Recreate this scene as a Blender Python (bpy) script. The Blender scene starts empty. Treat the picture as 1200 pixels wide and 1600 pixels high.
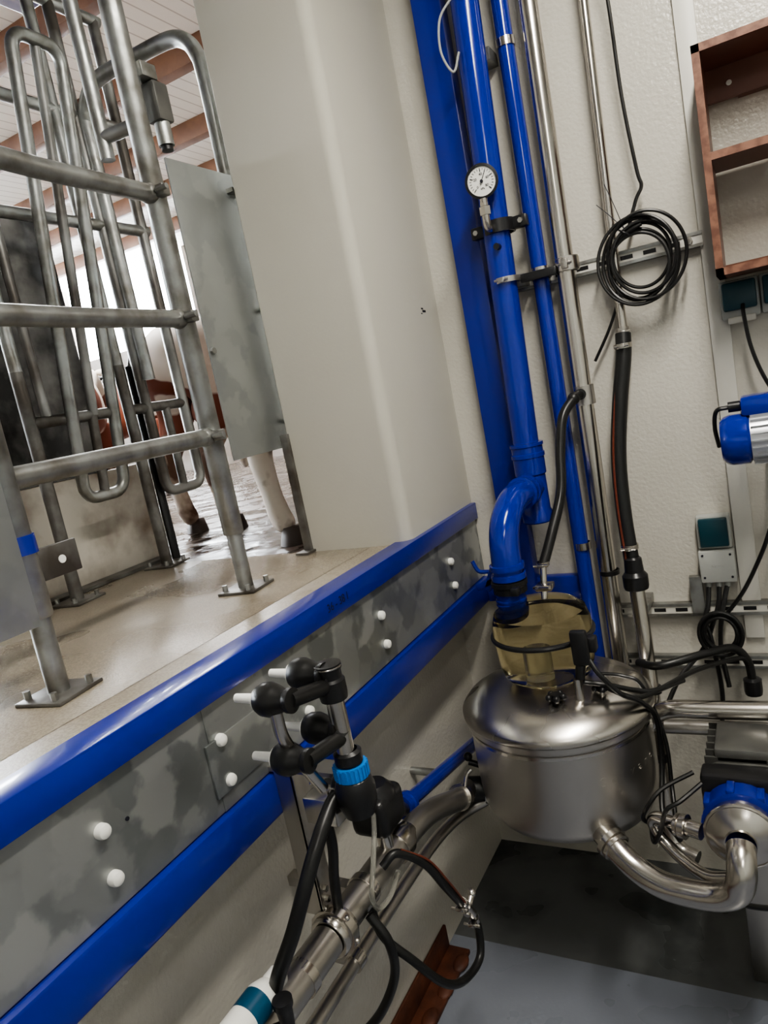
import bpy, bmesh, math, random
from mathutils import Vector, Matrix, Euler
random.seed(4)
SC=bpy.context.scene.collection
try: bpy.context.scene.view_settings.look='AgX - Medium High Contrast'
except Exception: pass
# ------------------------------------------------------------------ materials
def mat(name,col,rough=.5,metal=0,noise=None,bump=None,spec=None,trans=0,ior=1.45,coat=0,col2=None,nscale=8,ramp=(.35,.65),rvar=None,detail=4):
    m=bpy.data.materials.new(name);m.use_nodes=True;nt=m.node_tree
    b=nt.nodes["Principled BSDF"]
    b.inputs["Base Color"].default_value=(*col,1);b.inputs["Roughness"].default_value=rough;b.inputs["Metallic"].default_value=metal
    if trans: b.inputs["Transmission Weight"].default_value=trans
    b.inputs["IOR"].default_value=ior
    if coat: b.inputs["Coat Weight"].default_value=coat;b.inputs["Coat Roughness"].default_value=.08
    tc=nt.nodes.new("ShaderNodeTexCoord")
    if col2 is not None:
        n=nt.nodes.new("ShaderNodeTexNoise");n.inputs["Scale"].default_value=nscale;n.inputs["Detail"].default_value=detail
        nt.links.new(tc.outputs["Object"],n.inputs["Vector"])
        r=nt.nodes.new("ShaderNodeValToRGB");r.color_ramp.elements[0].position=ramp[0];r.color_ramp.elements[1].position=ramp[1]
        r.color_ramp.elements[0].color=(*col,1);r.color_ramp.elements[1].color=(*col2,1)
        nt.links.new(n.outputs["Fac"],r.inputs["Fac"]);nt.links.new(r.outputs["Color"],b.inputs["Base Color"])
    if rvar:
        n2=nt.nodes.new("ShaderNodeTexNoise");n2.inputs["Scale"].default_value=rvar[0];n2.inputs["Detail"].default_value=3
        nt.links.new(tc.outputs["Object"],n2.inputs["Vector"])
        mr=nt.nodes.new("ShaderNodeMapRange");mr.inputs["From Min"].default_value=.3;mr.inputs["From Max"].default_value=.7
        mr.inputs["To Min"].default_value=rvar[1];mr.inputs["To Max"].default_value=rvar[2]
        nt.links.new(n2.outputs["Fac"],mr.inputs["Value"]);nt.links.new(mr.outputs["Result"],b.inputs["Roughness"])
    if bump:
        n3=nt.nodes.new("ShaderNodeTexNoise");n3.inputs["Scale"].default_value=bump[0];n3.inputs["Detail"].default_value=2
        nt.links.new(tc.outputs["Object"],n3.inputs["Vector"])
        bp=nt.nodes.new("ShaderNodeBump");bp.inputs["Strength"].default_value=bump[1];bp.inputs["Distance"].default_value=bump[2]
        nt.links.new(n3.outputs["Fac"],bp.inputs["Height"]);nt.links.new(bp.outputs["Normal"],b.inputs["Normal"])
    return m
def spangle(name,c1,c2,scale,metal,rlo,rhi,smooth=True):
    m=mat(name,c1,.4,metal);nt=m.node_tree;b=nt.nodes["Principled BSDF"]
    tc=nt.nodes.new("ShaderNodeTexCoord");v=nt.nodes.new("ShaderNodeTexVoronoi");v.inputs["Scale"].default_value=scale
    if smooth: v.feature='SMOOTH_F1';v.inputs["Smoothness"].default_value=.35
    nz=nt.nodes.new("ShaderNodeTexNoise");nz.inputs["Scale"].default_value=scale*.9;nz.inputs["Detail"].default_value=4
    mx=nt.nodes.new("ShaderNodeVectorMath");mx.operation='ADD';sc=nt.nodes.new("ShaderNodeVectorMath");sc.operation='SCALE';sc.inputs["Scale"].default_value=.12
    nt.links.new(nz.outputs["Color"],sc.inputs[0]);nt.links.new(tc.outputs["Object"],mx.inputs[0]);nt.links.new(sc.outputs[0],mx.inputs[1]);nt.links.new(mx.outputs[0],v.inputs["Vector"])
    nt.links.new(tc.outputs["Object"],nz.inputs["Vector"])
    sp=nt.nodes.new("ShaderNodeSeparateColor");nt.links.new(v.outputs["Color"],sp.inputs[0])
    r=nt.nodes.new("ShaderNodeValToRGB");r.color_ramp.elements[0].color=(*c1,1);r.color_ramp.elements[1].color=(*c2,1)
    nt.links.new(sp.outputs[0],r.inputs["Fac"]);nt.links.new(r.outputs["Color"],b.inputs["Base Color"])
    mr=nt.nodes.new("ShaderNodeMapRange");mr.inputs["To Min"].default_value=rlo;mr.inputs["To Max"].default_value=rhi
    nt.links.new(sp.outputs[1],mr.inputs["Value"]);nt.links.new(mr.outputs["Result"],b.inputs["Roughness"])
    return m
M={}
M['steel']=mat('stainless_steel',(.60,.57,.53),.2,1,rvar=(2.5,.18,.27))
M['steel_l']=mat('satin_steel_lid',(.58,.555,.52),.26,1,rvar=(4,.24,.32))
M['steel_br']=mat('brushed_steel',(.52,.50,.47),.33,1,rvar=(5,.30,.39))
M['galv']=spangle('galvanised_sheet',(.33,.35,.35),(.42,.44,.43),16,.8,.34,.46)
M['galvk']=spangle('galvanised_kick_sheet',(.22,.235,.235),(.46,.47,.46),15,.75,.28,.48)
M['galvp']=mat('galvanised_pipe',(.36,.37,.36),.4,.85,col2=(.17,.16,.14),nscale=16,ramp=(.42,.72),rvar=(30,.28,.5),bump=(60,.2,.002))
M['galvd']=mat('dirty_galvanised',(.08,.07,.06),.45,.6,col2=(.26,.26,.25),nscale=11,ramp=(.4,.75),bump=(50,.3,.002))
M['galvm']=mat('soiled_pipe',(.09,.08,.07),.4,.6,col2=(.30,.30,.29),nscale=5,ramp=(.40,.62),bump=(50,.3,.002))
M['blue']=mat('blue_paint',(.002,.012,.215),.3,0,coat=.25,bump=(70,.12,.001),col2=(.0025,.015,.25),nscale=3)
M['bluep']=mat('blue_pvc',(.0025,.016,.25),.16,0,coat=.25)
M['cyan']=mat('light_blue_plastic',(.008,.16,.52),.35)
M['wall']=mat('beige_wall_paint',(.44,.425,.37),.8,0,col2=(.47,.455,.40),nscale=1.4,bump=(140,.25,.001))
M['wallg']=mat('glossy_wall_coating',(.50,.48,.425),.25,0,col2=(.54,.52,.465),nscale=2,bump=(110,.7,.002))
M['wallw']=mat('white_wall_paint',(.5,.5,.46),.6,0)
M['plat']=mat('wet_resin_concrete',(.22,.19,.145),.3,0,col2=(.31,.27,.21),nscale=260,ramp=(.4,.6),rvar=(3,.14,.42),bump=(300,.3,.001))
M['floor']=mat('grey_epoxy_floor',(.16,.175,.21),.3,0,col2=(.19,.205,.24),nscale=2,rvar=(5,.22,.38),bump=(140,.15,.001))
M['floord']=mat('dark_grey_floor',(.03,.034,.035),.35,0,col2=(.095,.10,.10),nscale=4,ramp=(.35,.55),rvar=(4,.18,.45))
M['white']=mat('white_plastic',(.80,.80,.76),.4)
M['whitep']=mat('white_painted_board',(.62,.61,.56),.4)
M['rubber']=mat('black_rubber',(.010,.010,.010),.38,0,rvar=(18,.28,.45))
M['black']=mat('black_plastic',(.013,.013,.014),.3)
M['wood']=mat('brown_plywood',(.11,.042,.026),.35,0,col2=(.155,.062,.038),nscale=9,ramp=(.3,.7))
M['woode']=mat('plywood_edge',(.20,.095,.06),.5,0,col2=(.11,.045,.028),nscale=45,ramp=(.4,.6))
M['amber']=mat('amber_polycarbonate',(.90,.80,.52),.06,0,trans=1,ior=1.12)
M['clear']=mat('clear_silicone',(.7,.7,.65),.2,0,trans=.85,ior=1.2)
M['teal']=mat('teal_cover',(.004,.038,.052),.35)
M['tealb']=mat('teal_label',(.004,.055,.11),.35)
M['greyp']=mat('grey_plastic',(.36,.37,.35),.4)
M['dgrey']=mat('motor_grey',(.10,.10,.095),.32,.5,col2=(.15,.15,.14),nscale=12)
M['alu']=mat('aluminium_fins',(.60,.61,.64),.35,.9)
M['rust']=mat('rusty_steel',(.045,.014,.007),.6,0,col2=(.11,.034,.015),nscale=20,ramp=(.3,.7),bump=(40,.6,.003))
M['dial']=mat('dial_white',(.80,.80,.76),.4)
M['red']=mat('red_stripe',(.12,.028,.014),.5)
M['boards']=mat('ceiling_boards',(.72,.70,.64),.6)
M['rafter']=mat('rafter_wood',(.12,.052,.026),.6,0,col2=(.19,.09,.045),nscale=5)
M['barnfl']=mat('wet_barn_floor',(.022,.015,.010),.3,0,col2=(.075,.055,.042),nscale=6,ramp=(.35,.65),rvar=(6,.08,.40),bump=(5,.7,.03),detail=6)
M['barnw']=mat('barn_wall',(.20,.18,.16),.7,0,col2=(.10,.075,.055),nscale=2)
M['stain']=mat('stained_white_sheet',(.50,.47,.41),.4,0,col2=(.11,.06,.03),nscale=4.5,ramp=(.44,.66),detail=7)
M['dark']=mat('soiled_dark_sheet',(.02,.018,.017),.25,.3,col2=(.20,.19,.18),nscale=7,ramp=(.42,.72),detail=6)
M['hide']=mat('cow_hide',(.16,.04,.018),.6,0,col2=(.72,.66,.59),nscale=2.3,ramp=(.50,.52),detail=1)
M['legs']=mat('cow_leg_hair',(.72,.66,.58),.7,0,col2=(.14,.075,.045),nscale=8,ramp=(.54,.70),detail=3)
M['legb']=mat('cow_brown_leg_hair',(.50,.43,.36),.7,0,col2=(.10,.05,.028),nscale=6,ramp=(.42,.58),detail=3)
M['hoof']=mat('hoof',(.045,.032,.025),.5,0)
M['pink']=mat('udder_skin',(.55,.30,.24),.6)
M['lamp']=mat('lamp_tube',(1,1,1),.5)
e=M['lamp'].node_tree.nodes["Principled BSDF"];e.inputs["Emission Color"].default_value=(1,.96,.88,1);e.inputs["Emission Strength"].default_value=6
M['ink']=mat('marker_ink',(.01,.01,.02),.6)
nt=M['boards'].node_tree;b=nt.nodes["Principled BSDF"];tc=nt.nodes.new("ShaderNodeTexCoord");w=nt.nodes.new("ShaderNodeTexWave");w.bands_direction='X';w.inputs["Scale"].default_value=2.6;w.inputs["Distortion"].default_value=0
nt.links.new(tc.outputs["Object"],w.inputs["Vector"]);r=nt.nodes.new("ShaderNodeValToRGB");r.color_ramp.elements[0].position=.005;r.color_ramp.elements[1].position=.04
r.color_ramp.elements[0].color=(.50,.46,.40,1);r.color_ramp.elements[1].color=(.80,.77,.70,1);nt.links.new(w.outputs["Fac"],r.inputs["Fac"]);nt.links.new(r.outputs["Color"],b.inputs["Base Color"])

# ------------------------------------------------------------------ builder
def catmull(pts,n=8,closed=False):
    P=[Vector(p) for p in pts]
    if len(P)<3: return P
    out=[];N=len(P)
    rng=range(N) if closed else range(N-1)
    for i in rng:
        if closed: a,b,c,d=P[(i-1)%N],P[i],P[(i+1)%N],P[(i+2)%N]
        else:
            a=P[i-1] if i>0 else P[0]*2-P[1];b=P[i];c=P[i+1];d=P[i+2] if i+2<N else P[-1]*2-P[-2]
        for k in range(n):
            t=k/n
            out.append(.5*((2*b)+(c-a)*t+(2*a-5*b+4*c-d)*t*t+(3*b-a-3*c+d)*t**3))
    if not closed: out.append(P[-1])
    return out
class B:
    def __init__(s): s.bm=bmesh.new();s.ms=[]
    def mi(s,m):
        if m not in s.ms: s.ms.append(m)
        return s.ms.index(m)
    def add(s,tb,m,Mx=None):
        i=s.mi(m)
        if Mx is not None: bmesh.ops.transform(tb,matrix=Mx,verts=tb.verts)
        for f in tb.faces: f.material_index=i;f.smooth=True
        me=bpy.data.meshes.new("t");tb.to_mesh(me);tb.free();s.bm.from_mesh(me);bpy.data.meshes.remove(me)
    def box(s,lo,hi,m,bev=0,rot=None,seg=2):
        lo=Vector(lo);hi=Vector(hi);c=(lo+hi)/2;d=hi-lo
        tb=bmesh.new();bmesh.ops.create_cube(tb,size=1);bmesh.ops.scale(tb,vec=(abs(d.x),abs(d.y),abs(d.z)),verts=tb.verts)
        if bev: bmesh.ops.bevel(tb,geom=tb.edges[:],offset=bev,segments=seg,profile=.5,affect='EDGES')
        Mx=Matrix.Translation(c)
        if rot: Mx=Mx@Euler([math.radians(a) for a in rot]).to_matrix().to_4x4()
        s.add(tb,m,Mx)
    def prism(s,pts,z0,z1,m):
        tb=bmesh.new();lo=[tb.verts.new((x,y,z0)) for x,y in pts];hi=[tb.verts.new((x,y,z1)) for x,y in pts];n=len(pts)
        for k in range(n): tb.faces.new((lo[k],lo[(k+1)%n],hi[(k+1)%n],hi[k]))
        tb.faces.new(lo[::-1]);tb.faces.new(hi);bmesh.ops.recalc_face_normals(tb,faces=tb.faces[:]);s.add(tb,m)
    def frame(s,axis):
        z=Vector(axis).normalized();x=z.orthogonal().normalized();y=z.cross(x)
        return Matrix(((x.x,y.x,z.x),(x.y,y.y,z.y),(x.z,y.z,z.z))).to_4x4()
    def lathe(s,o,axis,prof,m,seg=32):
        tb=bmesh.new();rings=[]
        for (r,h) in prof:
            if r<1e-6: rings.append([tb.verts.new((0,0,h))])
            else: rings.append([tb.verts.new((r*math.cos(2*math.pi*k/seg),r*math.sin(2*math.pi*k/seg),h)) for k in range(seg)])
        for a,b in zip(rings,rings[1:]):
            if len(a)==1 and len(b)==1: continue
            for k in range(seg):
                k2=(k+1)%seg
                if len(a)==1: tb.faces.new((a[0],b[k2],b[k]))
                elif len(b)==1: tb.faces.new((a[k],a[k2],b[0]))
                else: tb.faces.new((a[k],a[k2],b[k2],b[k]))
        bmesh.ops.recalc_face_normals(tb,faces=tb.faces[:])
        s.add(tb,m,Matrix.Translation(Vector(o))@s.frame(axis))
    def cyl(s,p0,p1,r,m,r2=None,seg=24):
        p0=Vector(p0);p1=Vector(p1);h=(p1-p0).length;r2=r if r2 is None else r2
        s.lathe(p0,p1-p0,[(0,0),(r,0),(r2,h),(0,h)],m,seg)
    def tube(s,pts,r,m,n=8,closed=False,seg=14,sm=True):
        P=catmull(pts,n,closed) if sm else [Vector(p) for p in pts]
        N=len(P);tb=bmesh.new();rings=[]
        T=[]
        for i in range(N):
            if closed: t=P[(i+1)%N]-P[i-1]
            else: t=P[min(i+1,N-1)]-P[max(i-1,0)]
            T.append(t.normalized())
        nrm=T[0].orthogonal().normalized()
        for i in range(N):
            nrm=(nrm-T[i]*nrm.dot(T[i])).normalized();bn=T[i].cross(nrm)
            rr=r if not isinstance(r,(list,tuple)) else r[0]+(r[1]-r[0])*i/(N-1)
            rings.append([tb.verts.new(P[i]+(nrm*math.cos(2*math.pi*k/seg)+bn*math.sin(2*math.pi*k/seg))*rr) for k in range(seg)])
        pr=list(zip(rings,rings[1:]))
        for a,b in pr:
            for k in range(seg): tb.faces.new((a[k],a[(k+1)%seg],b[(k+1)%seg],b[k]))
        if closed:
            a,b=rings[-1],rings[0]
            off=min(range(seg),key=lambda o:(a[0].co-b[o].co).length)
            for k in range(seg): tb.faces.new((a[k],a[(k+1)%seg],b[(k+1+off)%seg],b[(k+off)%seg]))
        else: tb.faces.new(rings[0][::-1]);tb.faces.new(rings[-1])
        bmesh.ops.recalc_face_normals(tb,faces=tb.faces[:])
        s.add(tb,m)
    def ring(s,c,axis,R,r,m,n=28,seg=8):
        Fm=s.frame(axis);c=Vector(c)
        s.tube([c+Fm.to_3x3()@Vector((R*math.cos(2*math.pi*k/n),R*math.sin(2*math.pi*k/n),0)) for k in range(n)],r,m,closed=True,seg=seg,sm=False)
    def sph(s,c,r,m,sc=(1,1,1),rot=None):
        tb=bmesh.new();bmesh.ops.create_uvsphere(tb,u_segments=20,v_segments=12,radius=r)
        Mx=Matrix.Translation(Vector(c))
        if rot: Mx=Mx@Euler([math.radians(a) for a in rot]).to_matrix().to_4x4()
        s.add(tb,m,Mx@Matrix.Diagonal((*sc,1)))
    def text(s,t,o,size,m,xdir,ydir,ext=.0004):
        cu=bpy.data.curves.new("x",'FONT');cu.body=t;cu.size=size;cu.extrude=ext;cu.align_x='CENTER';cu.align_y='CENTER'
        ob=bpy.data.objects.new("x",cu);SC.objects.link(ob)
        bpy.context.view_layer.update()
        me=bpy.data.meshes.new_from_object(ob.evaluated_get(bpy.context.evaluated_depsgraph_get()))
        tb=bmesh.new();tb.from_mesh(me);bpy.data.objects.remove(ob);bpy.data.curves.remove(cu);bpy.data.meshes.remove(me)
        x=Vector(xdir).normalized();y=Vector(ydir).normalized();z=x.cross(y)
        Mx=Matrix(((x.x,y.x,z.x,o[0]),(x.y,y.y,z.y,o[1]),(x.z,y.z,z.z,o[2]),(0,0,0,1)))
        s.add(tb,m,Mx)
    def done(s,name,ang=35):
        me=bpy.data.meshes.new(name);s.bm.to_mesh(me);s.bm.free()
        for m in s.ms: me.materials.append(M[m])
        try: me.set_sharp_from_angle(angle=math.radians(ang))
        except Exception: pass
        ob=bpy.data.objects.new(name,me);SC.objects.link(ob);return ob
def clampband(b,c,axis,R,w,m='steel'):
    a=Vector(axis).normalized();c=Vector(c)
    b.lathe(c-a*w/2,a,[(R-.001,0),(R+.002,0),(R+.002,w),(R-.001,w)],m)
    b.box(c+Vector((-.008,-R-.012,-w*.4)),c+Vector((.008,-R+.002,w*.4)),m,.001)
    b.cyl(c+Vector((-.018,-R-.008,0)),c+Vector((.018,-R-.008,0)),.0035,m,seg=8)
def union(b,c,axis,R,m='steel',w=.045):
    a=Vector(axis).normalized();c=Vector(c)-a*w/2
    b.lathe(c,a,[(R*.8,0),(R*1.15,0),(R*1.25,w*.1),(R*1.25,w*.3),(R*1.42,w*.32),(R*1.42,w*.72),(R*1.2,w*.75),(R*1.15,w),(R*.8,w)],m,24)
    for k in range(6):
        an=k*math.pi/3;Fm=b.frame(a).to_3x3();d=Fm@Vector((math.cos(an),math.sin(an),0))
        b.sph(c+a*w*.52+d*R*1.42,R*.16,m)

# ------------------------------------------------------------------ room shell
YE=1.98
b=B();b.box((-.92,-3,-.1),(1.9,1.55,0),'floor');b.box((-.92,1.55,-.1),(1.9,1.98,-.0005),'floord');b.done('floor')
b=B();b.box((-1.117,YE,-.1),(1.9,YE+.12,3.0),'wallg')
b.done('wall_end')
b=B()
pp=[(-1.117,1.979),(-1.117,1.545),(-1.112,1.54)];r_=.03
for k in range(9):
    a=k/8*math.pi/2;pp.append((-.815-r_+r_*math.sin(a),1.54+r_-r_*math.cos(a)))
pp+=[(-.815,1.979)]
b.prism(pp,.90,3.0,'wall')
b.box((-.8155,1.865,1.73),(-.8143,1.878,1.734),'ink');b.box((-.8155,1.872,1.722),(-.8143,1.893,1.728),'ink');b.box((-.8155,1.861,1.717),(-.8143,1.868,1.720),'ink')
b.done('wall_pillar')
b=B();b.box((-1.0,-3,-.1),(-.92,1.98,.849),'wallg');b.done('wall_pit')
b=B();b.box((1.9,-3.1,-.1),(2.0,2.1,3.0),'wallw');b.done('wall_right')
b=B();b.box((-1.75,-3.1,-.1),(2.0,-3,3.0),'wallw');b.done('wall_back')
b=B();b.box((-1.75,-3.1,3.0),(2.0,2.1,3.08),'wallw');b.done('ceiling')
b=B();b.box((-1.70,-3,.85),(-.925,1.54,1.148),'plat',.003);b.box((-.93,-3,.93),(-.832,1.54,1.148),'plat');b.done('platform')
b=B()
b.box((-.86,-3,1.1485),(-.80,1.975,1.155),'blue',.003);b.box((-.808,-3,1.106),(-.80,1.975,1.154),'blue',.002)
b.text("36 - 38 I",(-.7995,1.155,1.131),.024,'ink',(0,1,.03),(0,-.03,1),.0002)
b.done('platform_edge_rail')
b=B();b.box((-.828,-3,.928),(-.812,.746,1.105),'galvk');b.box((-.8145,.746,.928),(-.8105,1.975,1.105),'galvk')
b.box((-.812,.735,.955),(-.807,.90,1.045),'galvk',.001)
for y in (.30,.533,.768,1.0,1.323,1.74):
    for z in (1.04,.971):
        b.lathe((-.811,y,z),(1,0,0),[(.0,-.004),(.0105,-.004),(.0105,.006),(.009,.010),(.005,.012),(0,.0125)],'white',20)
b.cyl((-.813,.575,1.03),(-.810,.575,1.03),.003,'ink',seg=10)
b.done('galvanised_kick_plate')
b=B();b.box((-.92,-3,.85),(-.80,1.975,.925),'blue',.006);b.done('platform_support_beam')
b=B();b.box((-.72,1.93,.80),(-.64,1.979,3.0),'blue',.004)
b.box((-.80,1.945,.85),(-.50,1.979,.918),'blue',.003)
b.done('corner_steel_column')
# barn
XB=-11.5;YB=8.5;ZC=4.2
b=B();b.box((XB,-3,.8),(-1.70,YB,.95),'barnfl');b.box((-1.70,1.545,.8),(-1.12,YB,.95),'barnfl');b.box((-1.12,2.1,.8),(.6,YB,.95),'barnfl');b.done('floor_barn')
b=B();b.box((XB,-3,ZC),(-1.75,YB,ZC+.1),'boards');b.box((-1.75,1.545,ZC),(.6,YB,ZC+.1),'boards');b.done('ceiling_barn')
b=B()
for i,y in enumerate((1.5,2.5,3.5,4.45,5.45,6.35,7.4)): b.box((XB,y-.055,ZC-.16),(.6,y+.055,ZC),'rafter',.006)
b.done('ceiling_rafters')
b=B();b.box((XB,YB,.8),(-10.0,YB+.1,ZC),'barnw');b.box((-7.3,YB,.8),(.6,YB+.1,ZC),'barnw');b.box((-10.0,YB,.8),(-7.3,YB+.1,3.0),'barnw');b.done('wall_barn_far')
b=B();b.box((XB-.1,-3,.8),(XB,YB+.1,2.6),'barnw');b.box((XB-.1,-3,3.9),(XB,YB+.1,ZC),'barnw')
for y in (-3,-.5,2,4.5,6.9,8.4): b.box((XB-.1,y,2.6),(XB,y+.15,3.9),'barnw')
b.done('wall_barn_left')
b=B();b.box((.6,2.1,.8),(.7,YB+.1,ZC),'barnw');b.done('wall_barn_right')
b=B();b.box((XB,-3.1,.8),(-1.75,-3,ZC),'barnw');b.done('wall_barn_back')
b=B();b.box((-1.76,-3,3.0),(-1.70,2.1,ZC),'barnw');b.box((-1.7,2.0,3.08),(.6,2.1,ZC),'barnw');b.done('wall_fascia')
b=B();b.box((-1.74,-.5,2.76),(-1.60,1.6,2.88),'blue',.004);b.done('overhead_blue_beam')

# ------------------------------------------------------------------ gates
def foot(b,x,y,z=1.148,a=.048):
    b.box((x-a,y-a,z),(x+a,y+a,z+.007),'galvd',.002,rot=(0,0,8))
    for sx in(-1,1):
        for sy in(-1,1): b.cyl((x+sx*a*.7,y+sy*a*.7,z+.006),(x+sx*a*.7,y+sy*a*.7,z+.02),.006,'galvp',seg=6)
b=B()
for (x,y) in ((-1.052,.689),(-1.09,1.226),(-1.05,.15)):
    b.cyl((x,y,1.15),(x,y,1.30),.0175,'galvp');b.lathe((x,y,1.28),(0,0,1),[(.0,0),(.021,0),(.0235,.004),(.0235,1.7),(0,1.7)],'galvp')
    foot(b,x,y)
for z in (2.02,1.762,1.505):
    b.tube([(-1.05,.15,z),(-1.052,.689,z),(-1.075,.95,z),(-1.082,1.19,z)],.0185,'galvp',n=4)
    b.sph((-1.083,1.20,z),.021,'galvp',(1,1.2,1));b.box((-1.068,1.203,z-.012),(-1.045,1.225,z+.012),'galvp',.003)
    b.cyl((-1.03,1.20,z+.0),(-1.06,1.20,z),.006,'galvp',seg=8)
# twin upright welded beside the tall post
b.cyl((-1.185,1.215,2.12),(-1.185,1.215,2.98),.0155,'galvp')
for z in(2.165,2.46): b.cyl((-1.185,1.215,z),(-1.09,1.226,z),.014,'galvp')
b.done('stall_gate')
b=B()
X=-1.63
for y in (1.187,1.514):
    b.cyl((X,y,1.15),(X,y,1.75),.0168,'galvd');b.cyl((X,y,1.75),(X,y,2.76),.0165,'galvp');foot(b,X,y,a=.05)
def ushape(b,x,y0,y1,z0,z1,r,m='galvp',c=.035):
    pts=[(x,y0,z1),(x,y0,z0+c)]
    for k in range(1,5): a=k/5*math.pi/2;pts.append((x,y0+c-c*math.cos(a),z0+c-c*math.sin(a)))
    pts+= [(x,y0+c,z0),(x,y1-c,z0)]
    for k in range(1,5): a=k/5*math.pi/2;pts.append((x,y1-c+c*math.sin(a),z0+c-c*math.cos(a)))
    pts+=[(x,y1,z0+c),(x,y1,z1)]
    b.tube(pts,r,m,sm=False)
# closed rounded loop leaning slightly toward the stall
def loop(b,y0,y1,z0,z1,r,m):
    pts=[];c=.04
    for (cy,cz,a0) in ((y1-c,z1-c,0),(y0+c,z1-c,90),(y0+c,z0+c,180),(y1-c,z0+c,270)):
        for k in range(6):
            a=math.radians(a0+k*18);zz=cz+c*math.sin(a);t=(zz-z0)/(z1-z0)
            pts.append((-1.63+.13*t,cy+c*math.cos(a)+.03*t,zz))
    b.tube(pts,r,m,closed=True,sm=False)
loop(b,1.29,1.43,1.40,2.54,.0165,'galvp')
ushape(b,X,1.585,1.74,1.36,2.75,.0165,'galvm')
b.cyl((X,1.187,1.62),(X+.02,1.42,1.62),.015,'galvd');b.cyl((X,1.514,1.62),(X,1.74,1.62),.015,'galvd')
b.cyl((X,1.36,1.41),(X+.02,1.365,1.62),.013,'galvd');b.cyl((X,1.66,1.37),(X,1.66,1.62),.013,'galvd')
b.cyl((X,1.24,1.62),(X,1.24,2.75),.013,'galvm');b.cyl((X+.02,1.37,1.62),(X+.12,1.395,2.53),.013,'galvm')
for z in(2.15,2.45,2.75): b.cyl((X,.9,z),(X,1.76,z),.0165,'galvp')
b.cyl((X,1.0,1.25),(X,1.0,2.75),.0165,'galvp')
b.done('rear_stall_rail')
b=B()
b.tube([(-1.172,1.60,1.6),(-1.172,1.60,2.1),(-1.172,1.60,2.38),(-1.182,1.60,2.45),(-1.21,1.60,2.49),(-1.26,1.60,2.51),(-1.38,1.60,2.515),(-1.52,1.60,2.515),(-1.575,1.60,2.49),(-1.605,1.60,2.44),(-1.61,1.60,2.35),(-1.61,1.60,1.7)],.020,'galvp')
b.cyl((-1.172,1.60,1.62),(-1.152,1.60,1.62),.008,'galvp')
b.done('arched_gate_frame')
b=B();b.box((-1.150,1.35,1.435),(-1.146,1.632,2.14),'galv',.001)
for z in(2.10,1.80,1.50): b.cyl((-1.147,1.60,z),(-1.117,1.60,z),.006,'galvp',seg=8)
b.cyl((-1.147,1.36,1.70),(-1.138,1.36,1.70),.008,'galvp',seg=8);b.box((-1.148,1.55,2.09),(-1.125,1.60,2.10),'galvp')
b.done('stall_side_panel')
b=B();b.box((-1.130,1.528,1.149),(-1.108,1.545,1.47),'galvd',.001);b.box((-1.14,1.50,1.149),(-1.10,1.54,1.155),'galvd');b.done('trim_1')
b=B()
b.box((-1.022,.30,1.275),(-1.018,.668,2.2),'galv',.001);b.box((-1.05,.655,1.275),(-1.018,.668,1.285),'galv')
b.cyl((-1.02,.55,1.5),(-1.045,.689,1.5),.008,'galvp')
b.done('galvanised_shield')
b=B();b.lathe((-1.052,.689,1.385),(0,0,1),[(.0236,0),(.027,0),(.027,.03),(.0236,.03)],'blue')
b.box((-1.07,.70,1.33),(-1.062,.80,1.385),'galvd',.002);b.cyl((-1.062,.765,1.357),(-1.0605,.765,1.357),.007,'white',seg=14)
b.done('post_bracket')
b=B();b.box((-1.76,1.15,1.46),(-1.75,1.49,2.18),'dark');b.box((-1.765,1.15,1.45),(-1.74,1.17,2.2),'galvd');b.done('splash_panel')
b=B();b.box((-1.765,1.0,.955),(-1.752,1.63,1.46),'stain',.002);b.box((-1.752,1.0,1.149),(-1.70,1.63,1.158),'galvd');b.done('stained_lower_panel')
b=B();b.box((-1.66,1.565,.96),(-1.65,1.595,1.75),'rubber',.003);b.cyl((-1.655,1.585,1.75),(-1.63,1.585,1.80),.01,'galvd');b.done('rubber_flap')
b=B()
b.box((-1.10,1.24,2.255),(-1.06,1.285,2.285),'galvp',.003);b.box((-1.10,1.265,2.175),(-1.06,1.31,2.255),'dgrey',.006)
b.cyl((-1.08,1.288,2.18),(-1.08,1.288,2.13),.017,'galvp');b.cyl((-1.08,1.288,2.13),(-1.08,1.288,2.12),.013,'black')
b.done('gate_sensor')

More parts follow.
